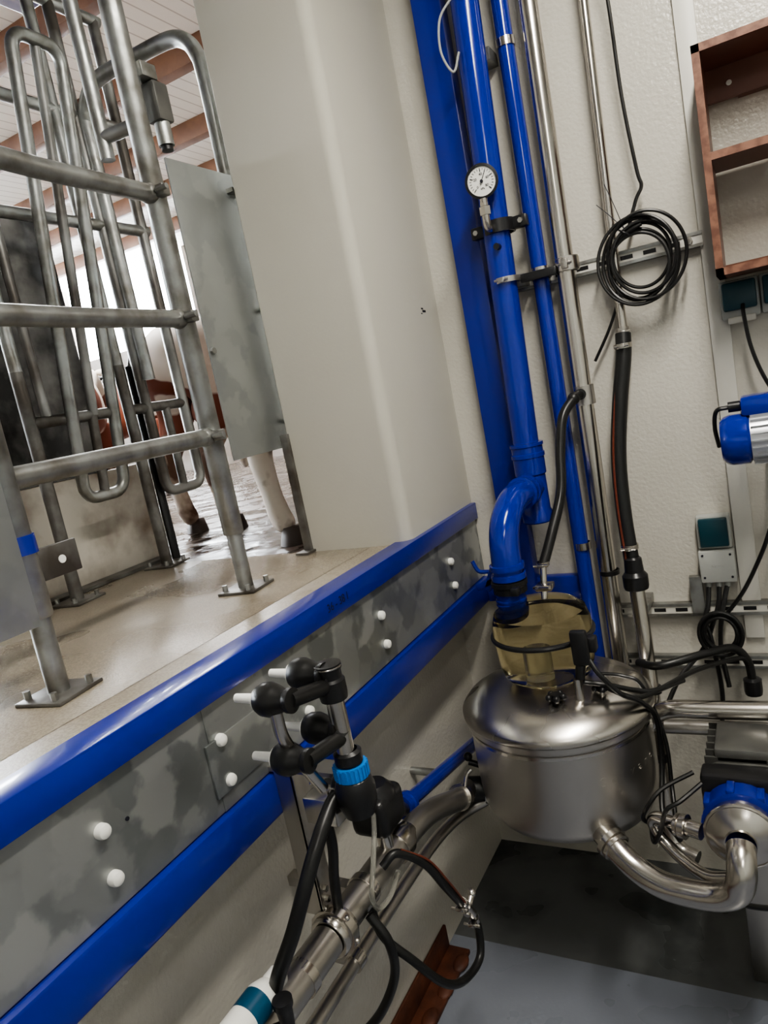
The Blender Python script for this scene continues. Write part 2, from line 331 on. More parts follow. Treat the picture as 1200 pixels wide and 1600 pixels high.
# ------------------------------------------------------------------ cows
def cow(name,x,y,ang,sc=1.0,head=0.0,legm='legs'):
    me=bpy.data.meshes.new("k");V=[];E=[];Rr=[]
    def ch(pts,start=None):
        prev=start
        for (p,r) in pts:
            V.append(p);Rr.append(r);i=len(V)-1
            if prev is not None: E.append((prev,i))
            prev=i
        return prev
    spine=[((-.80,0,1.17),.13),((-.62,0,1.10),.22),((-.30,0,1.04),.27),((.02,0,.99),.31),((.34,0,1.00),.28),((.56,0,1.06),.21),((.78,0,1.15),.15),((.98,0,1.22+head*.5),.12),((1.13,0,1.26+head),.11),((1.28,0,1.16+head),.085),((1.42,0,1.03+head),.075)]
    ch(spine)
    for s in(-1,1):
        ch([((-.60,s*.17,.95),.16),((-.50,s*.19,.76),.13),((-.70,s*.17,.47),.068),((-.67,s*.17,.25),.050),((-.65,s*.17,.13),.060),((-.61,s*.17,.06),.055)],1)
        ch([((.46,s*.15,.86),.13),((.44,s*.17,.70),.09),((.47,s*.16,.42),.062),((.46,s*.16,.25),.047),((.46,s*.16,.13),.057),((.50,s*.16,.06),.055)],4)
    me.from_pydata(V,E,[]);ob=bpy.data.objects.new("k",me);SC.objects.link(ob)
    sk=ob.modifiers.new("s",'SKIN');
    for i,r in enumerate(Rr):
        me.skin_vertices[0].data[i].radius=(r,r*(1.12 if i<5 else 1))
    me.skin_vertices[0].data[1].use_root=True
    su=ob.modifiers.new("u",'SUBSURF');su.levels=2;su.render_levels=2
    bpy.context.view_layer.update()
    m2=bpy.data.meshes.new_from_object(ob.evaluated_get(bpy.context.evaluated_depsgraph_get()))
    tb=bmesh.new();tb.from_mesh(m2);bpy.data.objects.remove(ob);bpy.data.meshes.remove(m2)
    b=B();b.add(tb,'hide');li=b.mi(legm)
    b.bm.faces.ensure_lookup_table()
    for f in b.bm.faces:
        c=f.calc_center_median()
        if c.z<.62: f.material_index=li
    for s in(-1,1):
        for (hx,hy) in((-.60,s*.17),(.50,s*.16)):
            b.lathe((hx,hy,0),(.05,0,1),[(0,0),(.070,0),(.064,.03),(.050,.085),(0,.09)],'hoof',16)
        b.sph((1.08,s*.16,1.27+head),.07,'hide',(.5,1.3,.45),rot=(s*-15,0,s*25))
        b.sph((1.20,s*.095,1.24+head),.016,'black')
        b.sph((-.30,s*.07,.62),.02,'pink',(1,1,2.2))
    b.sph((-.36,0,.74),.17,'pink',(1.1,.85,.8));b.sph((1.45,0,1.0+head),.065,'pink',(.8,1,.8))
    b.tube([(-.86,0,1.20),(-.93,0,1.0),(-.92,0,.75),(-.90,0,.55)],[.03,.018],'hide');b.sph((-.90,0,.48),.045,legm,(.8,.8,2.2))
    o=b.done(name,80);o.location=(x,y,.95);o.rotation_euler=(0,0,math.radians(ang));o.scale=(sc,)*3
    return o
cow('cow',-1.36,2.74,4,.95);cow('cow',-2.80,3.62,86,.93,legm='legb');cow('cow',-3.95,3.05,125,.9,legm='legs');cow('cow',-5.6,4.9,60,.92);cow('cow',-1.6,4.5,150,.93,legm='legb')

# ------------------------------------------------------------------ end-wall pipes
b=B()
b.cyl((-.548,1.88,3.0),(-.589,1.88,1.27),.035,'bluep')
for z in(2.30,1.745): b.box((-.60,1.915,z-.015),(-.53,1.979,z+.015),'galvp')
b.lathe((-.588,1.88,1.17),(0,0,1),[(0,-.07),(.038,-.07),(.042,-.066),(.042,-.04),(.039,-.035),(.039,.06),(.043,.065),(.043,.11),(.046,.112),(.046,.122),(.043,.124),(.043,.14),(.046,.142),(.046,.15),(.036,.152)],'bluep')
b.tube([(-.588,1.87,1.20),(-.592,1.80,1.20),(-.596,1.72,1.195),(-.60,1.66,1.165),(-.603,1.63,1.12),(-.604,1.62,1.06),(-.605,1.62,.99)],.037,'bluep',seg=24)
for (p,a) in (((-.590,1.825,1.20),(0,-1,0)),((-.592,1.80,1.20),(0,-1,0)),((-.604,1.62,1.045),(0,0,1)),((-.604,1.62,1.02),(0,0,1))): b.lathe(Vector(p),a,[(.036,0),(.043,.001),(.043,.014),(.036,.015)],'bluep')
b.cyl((-.606,1.62,.99),(-.607,1.62,.915),.036,'bluep',seg=28)
for z in(.965,.955,.925): b.lathe((-.607,1.62,z),(0,0,1),[(.035,0),(.0385,.001),(.0385,.005),(.035,.006)],'bluep')
b.lathe((-.605,1.62,.985),(0,0,1),[(.036,0),(.042,.002),(.042,.018),(.045,.02),(.045,.032),(.038,.034)],'rubber')
b.box((-.585,1.56,.992),(-.565,1.585,1.012),'black',.003)
b.tube([(-.58,1.84,2.42),(-.615,1.83,2.38),(-.625,1.83,2.31),(-.605,1.84,2.26),(-.585,1.845,2.30)],.003,'greyp',seg=8)
b.done('blue_vacuum_pipe')
b=B();b.cyl((-.489,1.93,3.0),(-.496,1.93,.62),.021,'bluep')
for z in(2.30,1.745,1.0): b.lathe((-.4905,1.93,z),(0,0,1),[(.021,0),(.0235,0),(.0235,.02),(.021,.02)],'steel')
b.done('blue_drain_pipe')
b=B();b.cyl((-.412,1.91,3.0),(-.430,1.91,.62),.023,'steel',seg=32)
b.lathe((-.4155,1.91,1.735),(0,0,1),[(.023,0),(.028,0),(.028,.035),(.023,.035)],'steel_br')
b.lathe((-.424,1.91,.93),(0,0,1),[(.023,0),(.0265,0),(.0265,.012),(.023,.012)],'rubber');b.lathe((-.4205,1.91,1.395),(0,0,1),[(.023,0),(.0255,0),(.0255,.05),(.023,.05)],'steel_br')
b.tube([(-.43,1.91,.66),(-.43,1.905,.60),(-.42,1.88,.56),(-.38,1.84,.54)],.023,'steel')
b.done('steel_wash_pipe')
b=B();b.cyl((-.285,1.94,3.0),(-.309,1.935,1.53),.0115,'steel')
b.lathe((-.309,1.934,1.55),(0,0,1),[(.0115,0),(.019,0),(.019,.01),(.016,.012),(.016,.02),(.0115,.02)],'steel_br')
b.done('thin_steel_pipe')
b=B();b.tube([(-.309,1.932,1.555),(-.313,1.92,1.50),(-.335,1.90,1.38),(-.352,1.88,1.25),(-.355,1.86,1.12),(-.350,1.845,.985)],.0195,'rubber',seg=20)
b.tube([(-.322,1.911,1.50),(-.345,1.885,1.38),(-.362,1.862,1.25),(-.365,1.842,1.12),(-.360,1.828,.99)],.003,'red',seg=6)
clampband(b,(-.312,1.925,1.525),(0,0,1),.020,.012);clampband(b,(-.350,1.848,1.02),(0,0,1),.020,.012)
b.done('black_wash_hose')
b=B();b.lathe((-.346,1.84,.905),(0,0,1),[(.018,0),(.030,.004),(.032,.012),(.032,.04),(.024,.05),(.022,.085),(.017,.09)],'black')
b.tube([(-.346,1.84,.93),(-.341,1.82,.80),(-.336,1.79,.65),(-.325,1.73,.45),(-.318,1.70,.31),(-.30,1.685,.27),(-.26,1.67,.26)],.0195,'steel')
b.box((-.36,1.84,.83),(-.33,1.979,.85),'galvp')
for z,x,y in((.66,-.336,1.795),(.50,-.328,1.745)): b.lathe((x,y,z),(.02,-.15,-1),[(.019,0),(.024,.001),(.024,.02),(.019,.021)],'black')
b.done('steel_wash_line')
def strut(x0,x1,z,y=1.955):
    b=B();b.box((x0,y,z-.018),(x1,y+.02,z-.014),'galvp');b.box((x0,y,z+.014),(x1,y+.02,z+.018),'galvp');b.box((x0,y+.002,z-.016),(x1,1.979,z+.016),'whitep')
    b.box((x0,y-.001,z-.017),(x1,y+.001,z-.010),'galvp');b.box((x0,y-.001,z+.010),(x1,y+.001,z+.017),'galvp')
    n=int((x1-x0)/.055)
    for k in range(n): b.box((x0+.02+k*.055,y+.0012,z-.005),(x0+.05+k*.055,y+.003,z+.005),'black')
    b.cyl((x1-.03,y-.004,z),(x1-.03,y+.005,z),.009,'steel',seg=6)
    return b
b=strut(-.645,-.105,1.738)
clampband(b,(-.5695,1.88,1.748),(0,0,1),.0355,.014,'steel_br');clampband(b,(-.4905,1.93,1.745),(0,0,1),.024,.02,'black');clampband(b,(-.4155,1.91,1.752),(0,0,1),.028,.03)
b.box((-.535,1.885,1.733),(-.44,1.90,1.755),'black',.003)
b.done('pipe_support_channel')
b=strut(-.46,.25,.805);b.box((-.23,1.94,.80),(-.20,1.96,.90),'galvp');b.done('pipe_support_channel')
b=strut(-.46,.6,.655);b.done('pipe_support_channel')
b=B()
b.lathe((-.566,1.88,1.865),(0,0,1),[(.0355,0),(.041,0),(.041,.032),(.0355,.032)],'black')
b.box((-.64,1.868,1.866),(-.605,1.893,1.896),'black',.004);b.box((-.53,1.868,1.866),(-.49,1.893,1.896),'black',.004)
for x in(-.625,-.505): b.cyl((x,1.86,1.881),(x,1.90,1.881),.007,'steel',seg=6)
b.tube([(-.575,1.845,1.875),(-.575,1.82,1.88),(-.574,1.812,1.90),(-.572,1.81,1.945)],.010,'steel');b.lathe((-.573,1.81,1.905),(0,0,1),[(0,0),(.015,0),(.015,.02),(.011,.022),(.011,.03),(0,.03)],'steel',6)
b.cyl((-.566,1.85,1.83),(-.566,1.83,1.83),.008,'black')
ga=Vector((.18,-.97,-.10)).normalized();gc=Vector((-.570,1.815,1.985))
b.lathe(gc,ga,[(0,-.012),(.036,-.012),(.038,-.008),(.038,.010),(.041,.011),(.041,.016),(.035,.017),(.035,.012),(0,.012)],'black',36)
b.lathe(gc+ga*.0125,ga,[(0,0),(.0345,0),(.0345,.001),(0,.001)],'dial',36)
Zc=Vector((0,0,1));Yd=(Zc-ga*Zc.dot(ga)).normalized();Xd=Yd.cross(ga)
for k in range(21):
    a=math.radians(225-k*13.5);d=Xd*math.cos(a)+Yd*math.sin(a);o=gc+ga*.0142
    b.tube([o+d*(.025 if k%5 else .022),o+d*.030],.0006 if k%5 else .0011,'ink',sm=False,seg=4)
for t,a in(("0",225),("20",157),("40",90),("60",23),("80",-45)):
    a=math.radians(a);b.text(t,gc+ga*.014+(Xd*math.cos(a)+Yd*math.sin(a))*.0165,.0085,'ink',Xd,Yd)
b.text("kPa",gc+ga*.014-Yd*.017,.007,'ink',Xd,Yd)
d=Xd*math.cos(math.radians(62))+Yd*math.sin(math.radians(62));b.tube([gc+ga*.016-d*.008,gc+ga*.016+d*.027],.0010,'ink',sm=False,seg=5);b.cyl(gc+ga*.013,gc+ga*.018,.004,'ink',seg=12)
b.done('vacuum_pressure_gauge')
b=B();b.tube([(-.422,1.885,1.425),(-.435,1.86,1.42),(-.462,1.82,1.38),(-.474,1.79,1.30),(-.478,1.75,1.20),(-.50,1.69,1.11),(-.522,1.65,1.04)],.0125,'rubber',seg=16)
b.sph((-.438,1.857,1.418),.016,'rubber')
b.cyl((-.422,1.87,1.425),(-.43,1.90,1.425),.014,'black')
b.cyl((-.522,1.65,1.045),(-.526,1.63,.96),.008,'steel');clampband(b,(-.522,1.65,1.045),(0,0,1),.0135,.010)
b.box((-.54,1.61,.985),(-.50,1.65,1.0),'steel',.003);b.cyl((-.545,1.62,.992),(-.50,1.60,.998),.004,'steel')
b.done('black_vacuum_hose')
# cables
b=B()
b.tube([(-.252,1.93,3.0),(-.250,1.925,2.5),(-.242,1.93,2.298),(-.240,1.935,2.10),(-.228,1.935,1.93),(-.222,1.935,1.89),(-.238,1.93,1.86),(-.262,1.925,1.80)],.0045,'rubber',seg=8)
cc=Vector((-.237,1.925,1.715))
for k in range(7):
    R=.070+.034*random.random();ox=random.uniform(-.014,.014);oz=random.uniform(-.018,.018);ph=random.random()*6
    b.tube([cc+Vector((ox+R*.92*math.cos(a),-.004*k+.006*math.sin(2*a+ph),oz+R*1.04*math.sin(a))) for a in [2*math.pi*j/16 for j in range(16)]],.0042,'rubber',closed=True,n=4,seg=8)
b.tube([(-.32,1.93,1.70),(-.30,1.92,1.76),(-.26,1.91,1.79),(-.23,1.91,1.80)],.0045,'rubber',seg=8)
b.tube([(-.30,1.93,1.68),(-.315,1.94,1.63),(-.345,1.945,1.57),(-.39,1.95,1.50)],.004,'rubber',seg=8)
b.tube([(-.27,1.91,1.80),(-.30,1.90,1.84),(-.325,1.90,1.87)],.001,'ink',seg=5);b.tube([(-.27,1.91,1.80),(-.285,1.90,1.86),(-.30,1.90,1.91)],.001,'ink',seg=5)
b.ring((-.27,1.915,1.79),(.6,0,.8),.018,.002,'black')
b.done('coiled_cable')
b=B();b.box((-.112,1.965,.72),(-.068,1.979,3.0),'whitep',.001);b.done('trim_2')
b=B()
x0,x1,y0,y1,z0,z1=-.078,.62,1.80,1.962,1.632,2.105;t=.016
for lo,hi in (((x0,y0,z0),(x0+t,y1,z1)),((x1-t,y0,z0),(x1,y1,z1)),((x0,y0,z0),(x1,y1,z0+t)),((x0,y0,z1-t),(x1,y1,z1)),((x0+t,y0,1.872),(x1-t,y1,1.888)),((x0+t,y1-.012,2.02),(x1-t,y1,z1-t)),((x0+t,y1-.012,z0+t),(x1-t,y1,z0+.03))): b.box(lo,hi,'wood')
for lo,hi in (((x0,y0-.0012,z0),(x0+t,y0,z1)),((x0,y0-.0012,z0),(x1,y0,z0+t)),((x0,y0-.0012,z1-t),(x1,y0,z1)),((x0+t,y0-.0012,1.872),(x1-t,y0,1.888)),((x1-t,y0-.0012,z0),(x1,y0,z1))): b.box(lo,hi,'woode')
b.cyl((-.015,y1-.012,2.05),(-.015,y1-.018,2.05),.006,'steel',seg=12)
b.box((.0,y1,2.02),(.6,1.979,2.08),'wood')
b.done('wooden_wall_shelf')
b=B()
for x in(-.041,.045):
    b.box((x-.042,1.94,1.535),(x+.042,1.979,1.625),'greyp',.005);b.box((x-.036,1.925,1.555),(x+.036,1.942,1.62),'teal',.005)
b.box((-.07,1.935,1.525),(-.01,1.96,1.54),'whitep',.003)
b.tube([(-.035,1.925,1.565),(-.035,1.905,1.54),(-.028,1.90,1.47),(-.01,1.90,1.40),(.02,1.90,1.33),(.05,1.88,1.29)],.0045,'rubber',seg=8)
b.done('wall_socket')
b=B();b.box((-.198,1.945,.972),(-.118,1.979,1.06),'greyp',.005);b.box((-.192,1.932,.98),(-.124,1.947,1.055),'teal',.004)
b.box((-.20,1.93,.885),(-.115,1.979,.970),'greyp',.004)
for x in(-.19,-.125): b.cyl((x,1.928,.96),(x,1.932,.96),.003,'ink',seg=8);b.cyl((x,1.928,.90),(x,1.932,.90),.003,'ink',seg=8)
b.text("Norvik",(-.158,1.9296,.93),.010,'greyp',(1,0,0),(0,0,1))
for x in(-.185,-.16,-.14):
    b.cyl((x,1.95,.885),(x,1.95,.87),.008,'greyp',seg=12)
b.tube([(-.185,1.95,.875),(-.19,1.93,.83),(-.20,1.91,.79),(-.19,1.90,.74),(-.18,1.90,.60),(-.19,1.88,.50)],.006,'rubber',seg=8)
b.tube([(-.16,1.95,.875),(-.165,1.93,.83),(-.18,1.91,.79),(-.21,1.90,.72),(-.27,1.85,.66),(-.30,1.75,.62)],.006,'rubber',seg=8)
b.tube([(-.14,1.95,.875),(-.15,1.93,.84),(-.16,1.90,.80),(-.17,1.90,.72),(-.16,1.88,.62)],.006,'rubber',seg=8)
for k in range(5):
    R=.036+.016*random.random()
    b.tube([Vector((-.165+R*math.cos(a),1.895-.004*k,.765+R*1.15*math.sin(a))) for a in [2*math.pi*j/14 for j in range(14)]],.005,'rubber',closed=True,n=3,seg=8)
b.tube([(-.15,1.89,.81),(-.10,1.88,.88),(-.05,1.87,.98),(.0,1.86,1.10),(.08,1.85,1.2)],.005,'rubber',seg=8)
b.done('junction_box')
b=B();mz=1.268;my=1.80
b.lathe((-.106,my,mz),(1,0,0),[(0,0),(.045,0),(.054,.008),(.058,.02),(.058,.055),(.052,.06),(.052,.26),(.058,.262),(.058,.30),(0,.30)],'bluep')
for k in range(22):
    a=2*math.pi*k/22;c=Vector((.045,my+.056*math.cos(a),mz+.056*math.sin(a)))
    b.box(c-Vector((.088,.0055,.0015)),c+Vector((.088,.0055,.0015)),'alu',rot=(math.degrees(a),0,0))
b.lathe((-.045,my,mz),(1,0,0),[(.051,0),(.054,0),(.054,.2),(.051,.2)],'alu')
b.box((-.06,my-.03,mz+.052),(.06,my+.035,mz+.095),'bluep',.008);b.cyl((-.06,my,mz+.075),(-.085,my,mz+.075),.012,'black')
b.tube([(-.085,my,mz+.075),(-.11,my,mz+.07),(-.118,my+.02,mz+.03),(-.116,my+.06,mz-.02)],.005,'rubber',seg=8)
b.box((-.02,my+.05,mz-.06),(.12,1.979,mz-.045),'galvp');b.box((.02,my+.02,mz-.075),(.08,my+.08,mz-.045),'bluep')
b.done('electric_motor')

# ------------------------------------------------------------------ receiver tank
b=B();tx,ty=-.530,1.600
b.lathe((tx,ty,0),(0,0,1),[(0,.425),(.12,.428),(.17,.437),(.20,.455),(.215,.485),(.218,.53),(.218,.685),(.226,.688),(.226,.700),(.216,.702)],'steel_br',64)
b.lathe((tx,ty,0),(0,0,1),[(.20,.702),(.228,.702),(.231,.706),(.231,.716),(.227,.722),(.215,.735),(.185,.752),(.14,.764),(.09,.770),(0,.772)],'steel_l',64)
b.lathe((tx,ty,0),(0,0,1),[(.2185,.668),(.2215,.670),(.2215,.678),(.2185,.680)],'steel',64)
b.box((tx-.12,ty+.19,.56),(tx-.10,1.979,.62),'steel_br');b.box((tx+.10,ty+.19,.56),(tx+.12,1.979,.62),'steel_br')
for (x,y,s) in((-.487,1.475,1),(-.395,1.53,.9)):
    b.cyl((x,y,.735),(x,y,.785),.006,'steel',seg=10)
    b.cyl((x,y,.772),(x,y,.787),.012,'black')
    for k in range(5):
        a=k*2*math.pi/5;b.sph((x+.017*math.cos(a),y+.017*math.sin(a),.780),.008*s,'black')
    b.box((x-.012,y-.03,.742),(x+.012,y+.03,.752),'steel',.003)
b.lathe((-.440,1.50,.738),(0,0,1),[(0,0),(.038,0),(.038,.010),(.030,.012),(.030,.02),(.012,.024),(.009,.05),(.009,.075),(0,.075)],'steel')
b.ring((-.440,1.50,.748),(0,0,1),.038,.004,'steel')
b.cyl((-.72,1.535,.487),(-.775,1.51,.495),.031,'rubber');b.cyl((-.70,1.54,.484),(-.73,1.53,.488),.036,'steel')
b.cyl((-.745,1.56,.535),(-.775,1.555,.545),.008,'black');b.sph((-.775,1.555,.56),.012,'black')
for k,chh in enumerate("Selvano"):
    a=math.radians(-52+k*7);b.text(chh,(tx+.2181*math.cos(a),ty+.2181*math.sin(a),.60),.032,'steel_br',(-math.sin(a),math.cos(a),0),(0,0,1),.0002)
b.done('milk_receiver_tank')
b=B();jx,jy=-.535,1.60
b.lathe((jx,jy,0),(0,0,1),[(.05,.773),(.085,.776),(.106,.79),(.115,.82),(.118,.87),(.120,.885)],'amber',48)
b.lathe((jx,jy,0),(0,0,1),[(.120,.893),(.118,.92),(.110,.945),(.092,.957),(.05,.962),(0,.963)],'amber',48)
b.ring((jx,jy,.889),(0,0,1),.120,.0065,'black',48,10)
b.cyl((jx-.02,jy,.775),(jx-.02,jy,.85),.03,'clear')
b.lathe((-.607,1.62,.905),(0,0,1),[(0,0),(.039,0),(.041,.02),(.041,.035),(.038,.037)],'amber')
b.box((jx+.11,jy-.09,.87),(jx+.145,jy-.06,.905),'black',.004)
b.done('vacuum_jar')
b=B();b.box((-.440,1.487,.848),(-.402,1.507,.93),'black',.006);b.cyl((-.425,1.497,.85),(-.432,1.50,.815),.011,'black')
b.tube([(-.405,1.497,.86),(-.38,1.48,.83),(-.34,1.50,.775),(-.30,1.56,.75),(-.22,1.72,.735),(-.15,1.83,.715),(-.115,1.87,.70),(-.105,1.88,.65)],.006,'rubber',seg=10)
b.tube([(-.43,1.51,.80),(-.38,1.52,.79),(-.33,1.55,.765),(-.29,1.58,.75),(-.24,1.68,.73)],.006,'rubber',seg=10)
b.tube([(-.395,1.53,.785),(-.35,1.50,.78),(-.31,1.52,.75),(-.295,1.58,.68),(-.30,1.60,.56),(-.30,1.53,.47),(-.26,1.47,.45)],.006,'rubber',seg=10)
b.tube([(-.42,1.60,.78),(-.36,1.60,.775),(-.32,1.60,.75),(-.288,1.61,.62),(-.285,1.60,.50),(-.27,1.50,.44)],.005,'rubber',seg=10)
b.done('level_sensor')
b=B();b.tube([(-.36,1.80,.72),(-.30,1.75,.735),(-.20,1.80,.745),(-.14,1.86,.735),(-.11,1.88,.69),(-.105,1.885,.62)],.0105,'rubber')
b.lathe((-.105,1.885,.60),(0,0,1),[(0,0),(.02,0),(.022,.01),(.022,.04),(.014,.045),(0,.045)],'black',12)
b.done('drain_hose')
# outlet pipe and pump
b=B();pz=.532
b.tube([(-.415,1.43,.475),(-.385,1.40,.464),(-.34,1.375,.438),(-.29,1.355,.425),(-.235,1.345,.423),(-.18,1.335,.432),(-.145,1.325,.458),(-.132,1.32,.495),(-.13,1.335,.522),(-.13,1.36,pz)],.0275,'steel',seg=24)
b.lathe((-.40,1.415,.47),(.7,-.5,-.35),[(.028,0),(.036,0),(.036,.012),(.03,.014),(.034,.016),(.034,.024),(.028,.026)],'steel')
b.lathe((-.13,1.385,pz),(0,-1,0),[(0,-.04),(.058,-.04),(.064,-.034),(.064,-.006),(.055,0),(.045,.008),(.03,.014),(.03,.02),(.028,.02)],'steel',36)
b.ring((-.13,1.395,pz),(0,1,0),.066,.0045,'steel')
b.lathe((-.13,1.47,pz),(0,-1,0),[(0,0),(.072,0),(.074,.01),(.074,.045),(.066,.048),(0,.048)],'blue',28)
for k in range(8):
    a=k*math.pi/4+.2;c=Vector((-.13+.072*math.cos(a),1.445,pz+.072*math.sin(a)));b.box(c-Vector((.008,.02,.008)),c+Vector((.008,.02,.008)),'blue',.003)
b.box((-.205,1.47,.47),(-.055,1.53,.613),'black',.012);b.box((-.195,1.53,.47),(-.06,1.74,.60),'dgrey',.02)
b.box((-.18,1.55,.595),(-.07,1.68,.63),'dgrey',.008)
for k in range(6): b.box((-.20,1.55+.03*k,.49),(-.055,1.556+.03*k,.61),'dgrey')
b.box((-.20,1.55,.40),(-.06,1.70,.47),'steel_br',.004);b.box((-.16,1.60,0.0),(-.10,1.66,.40),'steel_br',.003)
b.cyl((-.205,1.41,.52),(-.26,1.43,.52),.017,'steel');b.lathe((-.235,1.42,.52),(-1,.3,0),[(.018,0),(.026,0),(.026,.012),(.02,.014),(.024,.016),(.024,.022),(.017,.022)],'steel')
b.tube([(-.26,1.43,.52),(-.30,1.45,.515),(-.31,1.46,.49),(-.29,1.45,.46),(-.25,1.42,.44),(-.20,1.38,.44),(-.15,1.36,.46)],.013,'steel')
b.done('milk_pump')
b=B();b.tube([(-.335,1.70,.60),(-.31,1.70,.632),(-.27,1.70,.645),(-.20,1.70,.646),(-.05,1.70,.650),(.3,1.70,.66)],.022,'steel',seg=20)
b.cyl((-.31,1.76,.565),(.3,1.76,.575),.018,'steel_br')
b.cyl((.25,1.70,.655),(.25,1.979,.655),.015,'steel_br')
b.done('delivery_pipe')
b=B();b.tube([(-.20,1.44,.40),(-.16,1.42,.36),(-.10,1.45,.33),(-.05,1.5,.31),(.05,1.6,.30),(.2,1.75,.32)],.006,'rubber',seg=8)
b.tube([(-.32,1.48,.47),(-.31,1.44,.46),(-.29,1.42,.50),(-.27,1.41,.56),(-.24,1.42,.58),(-.20,1.46,.60)],.005,'rubber',seg=8)
b.tube([(-.31,1.50,.46),(-.33,1.46,.50),(-.31,1.44,.55),(-.28,1.46,.58),(-.22,1.50,.60)],.005,'rubber',seg=8)
b.done('pump_cable')

# ------------------------------------------------------------------ milk line and lower pipes
b=B()
b.tube([(-.75,-1.5,.635),(-.75,.4,.630),(-.75,.84,.626)],.030,'steel_br',seg=28,n=2)
union(b,(-.75,.865,.625),(0,1,0),.031)
b.tube([(-.75,.88,.625),(-.75,1.05,.622),(-.75,1.12,.618)],.029,'steel_br',seg=28,n=3)
b.lathe((-.75,1.10,.618),(0,1,0),[(.029,0),(.034,0),(.034,.03),(.025,.05),(.023,.06)],'steel')
b.tube([(-.75,1.13,.615),(-.75,1.22,.605),(-.75,1.30,.580),(-.753,1.37,.548),(-.756,1.42,.525),(-.765,1.47,.507),(-.765,1.515,.497)],.026,'steel_br',seg=24)
b.lathe((-.757,1.43,.523),(0,.9,-.4),[(.024,0),(.032,0),(.032,.02),(.024,.02)],'steel')
b.tube([(-.74,1.44,.55),(-.735,1.45,.575),(-.725,1.46,.585)],.005,'steel')
for y in(.55,.97): b.box((-.92,y-.012,.612),(-.755,y+.012,.632),'steel_br')
for y in (.76,.97): clampband(b,(-.75,y,.625),(0,1,0),.030,.018)
b.cyl((-.75,1.072,.64),(-.75,1.072,.69),.016,'steel')
b.tube([(-.72,.93,.61),(-.69,.93,.56),(-.70,.94,.48),(-.74,.93,.40),(-.80,.92,.33)],.009,'rubber')
b.done('milk_line')
b=B();b.tube([(-.80,-1.5,.470),(-.80,.5,.467),(-.80,1.1,.466),(-.80,1.35,.455),(-.79,1.50,.43),(-.74,1.56,.44)],.0145,'steel_br',seg=18,n=4)
for y in(.65,.95): b.lathe((-.80,y,.467),(0,1,0),[(.0145,0),(.019,0),(.019,.025),(.0145,.025)],'steel');b.box((-.92,y,.462),(-.80,y+.02,.472),'steel_br')
b.done('wash_line')
b=B();b.cyl((-.815,1.27,.60),(-.868,1.90,.435),.018,'bluep')
b.lathe((-.812,1.25,.605),(-.08,.96,-.25),[(.0,0),(.025,0),(.025,.02),(.029,.022),(.029,.035),(.022,.037),(.022,.05),(.018,.05)],'bluep')
b.cyl((-.92,1.5,.54),(-.83,1.5,.54),.01,'galvp')
b.done('blue_branch_pipe')
b=B()
b.box((-.797,1.03,.685),(-.715,1.125,.765),'black',.016,seg=3);b.lathe((-.755,1.078,.75),(0,0,1),[(.042,0),(.040,.014),(.026,.03),(0,.034)],'black')
b.cyl((-.755,1.115,.72),(-.80,1.24,.61),.014,'black')
b.tube([(-.735,1.03,.745),(-.715,.99,.73),(-.705,.95,.69),(-.705,.93,.65),(-.71,.95,.61),(-.715,1.0,.595),(-.72,1.05,.61)],.005,'clear')
b.done('pulsator')
b=B()
b.box((-.768,.86,.655),(-.762,.90,.93),'steel_br',.001);b.box((-.80,.86,.655),(-.762,.864,.93),'steel_br');b.box((-.812,.86,.93),(-.64,.90,.938),'steel_br')
b.cyl((-.765,.875,.70),(-.755,.875,.70),.006,'steel',seg=6);b.cyl((-.765,.875,.68),(-.755,.875,.68),.006,'steel',seg=6)
b.box((-.70,.80,.885),(-.64,.845,.93),'steel',.003)
b.done('cluster_support_bracket')
b=B()
cups=[(.815,1.134),(.730,1.134),(.820,1.042),(.739,1.037)]
for (y,z) in cups:
    b.lathe((-.720,y-.0,z),(1,0,0),[(0,0),(.0065,.004),(.0075,.035),(.008,.045),(0,.05)],'white',16)
    b.lathe((-.680,y,z),(1,0,0),[(.008,-.004),(.009,0),(.016,.003),(.016,.007),(.009,.009)],'white',20)
    b.lathe((-.674,y,z),(1,0,0),[(.006,0),(.020,.002),(.024,.010),(.025,.022),(.021,.034),(.017,.042),(.016,.05),(.018,.053),(.018,.060),(0,.062)],'rubber',28)
cx,cy=-.612,.822
b.lathe((cx,cy,1.0),(0,0,1),[(.0,0),(.014,0),(.014,.115),(0,.115)],'steel')
b.lathe((cx,cy,1.092),(0,0,1),[(0,0),(.021,0),(.022,.01),(.022,.03),(.019,.034),(.019,.045),(.021,.048),(.021,.056),(0,.058)],'black')
b.ring((cx,cy,1.144),(0,0,1),.019,.0025,'steel')
b.cyl((-.62,.81,1.13),(cx,cy,1.115),.016,'black');b.cyl((-.62,.73,1.134),(-.612,.82,1.115),.012,'rubber')
b.tube([(-.645,.725,1.12),(-.65,.735,1.07),(-.65,.765,1.01),(-.645,.79,.96)],.0095,'steel')
b.cyl((-.62,.82,1.042),(cx,cy,1.03),.017,'rubber');b.cyl((-.62,.739,1.037),(-.612,.82,1.03),.012,'rubber')
b.lathe((cx,cy+.003,.93),(0,0,1),[(0,-.035),(.024,-.03),(.031,-.01),(.032,.015),(.027,.03),(.02,.035)],'black',32)
b.lathe((cx,cy+.003,.962),(0,0,1),[(.018,0),(.026,0),(.026,.022),(.018,.022)],'cyan',36)
for k in range(24):
    a=2*math.pi*k/24;b.box((cx+.026*math.cos(a)-.0015,cy+.003+.026*math.sin(a)-.0015,.963),(cx+.026*math.cos(a)+.0015,cy+.003+.026*math.sin(a)+.0015,.983),'cyan')
b.lathe((cx,cy+.003,.985),(0,0,1),[(.020,0),(.022,.002),(.022,.018),(.016,.022)],'black')
b.sph((-.64,.84,.935),.024,'black')
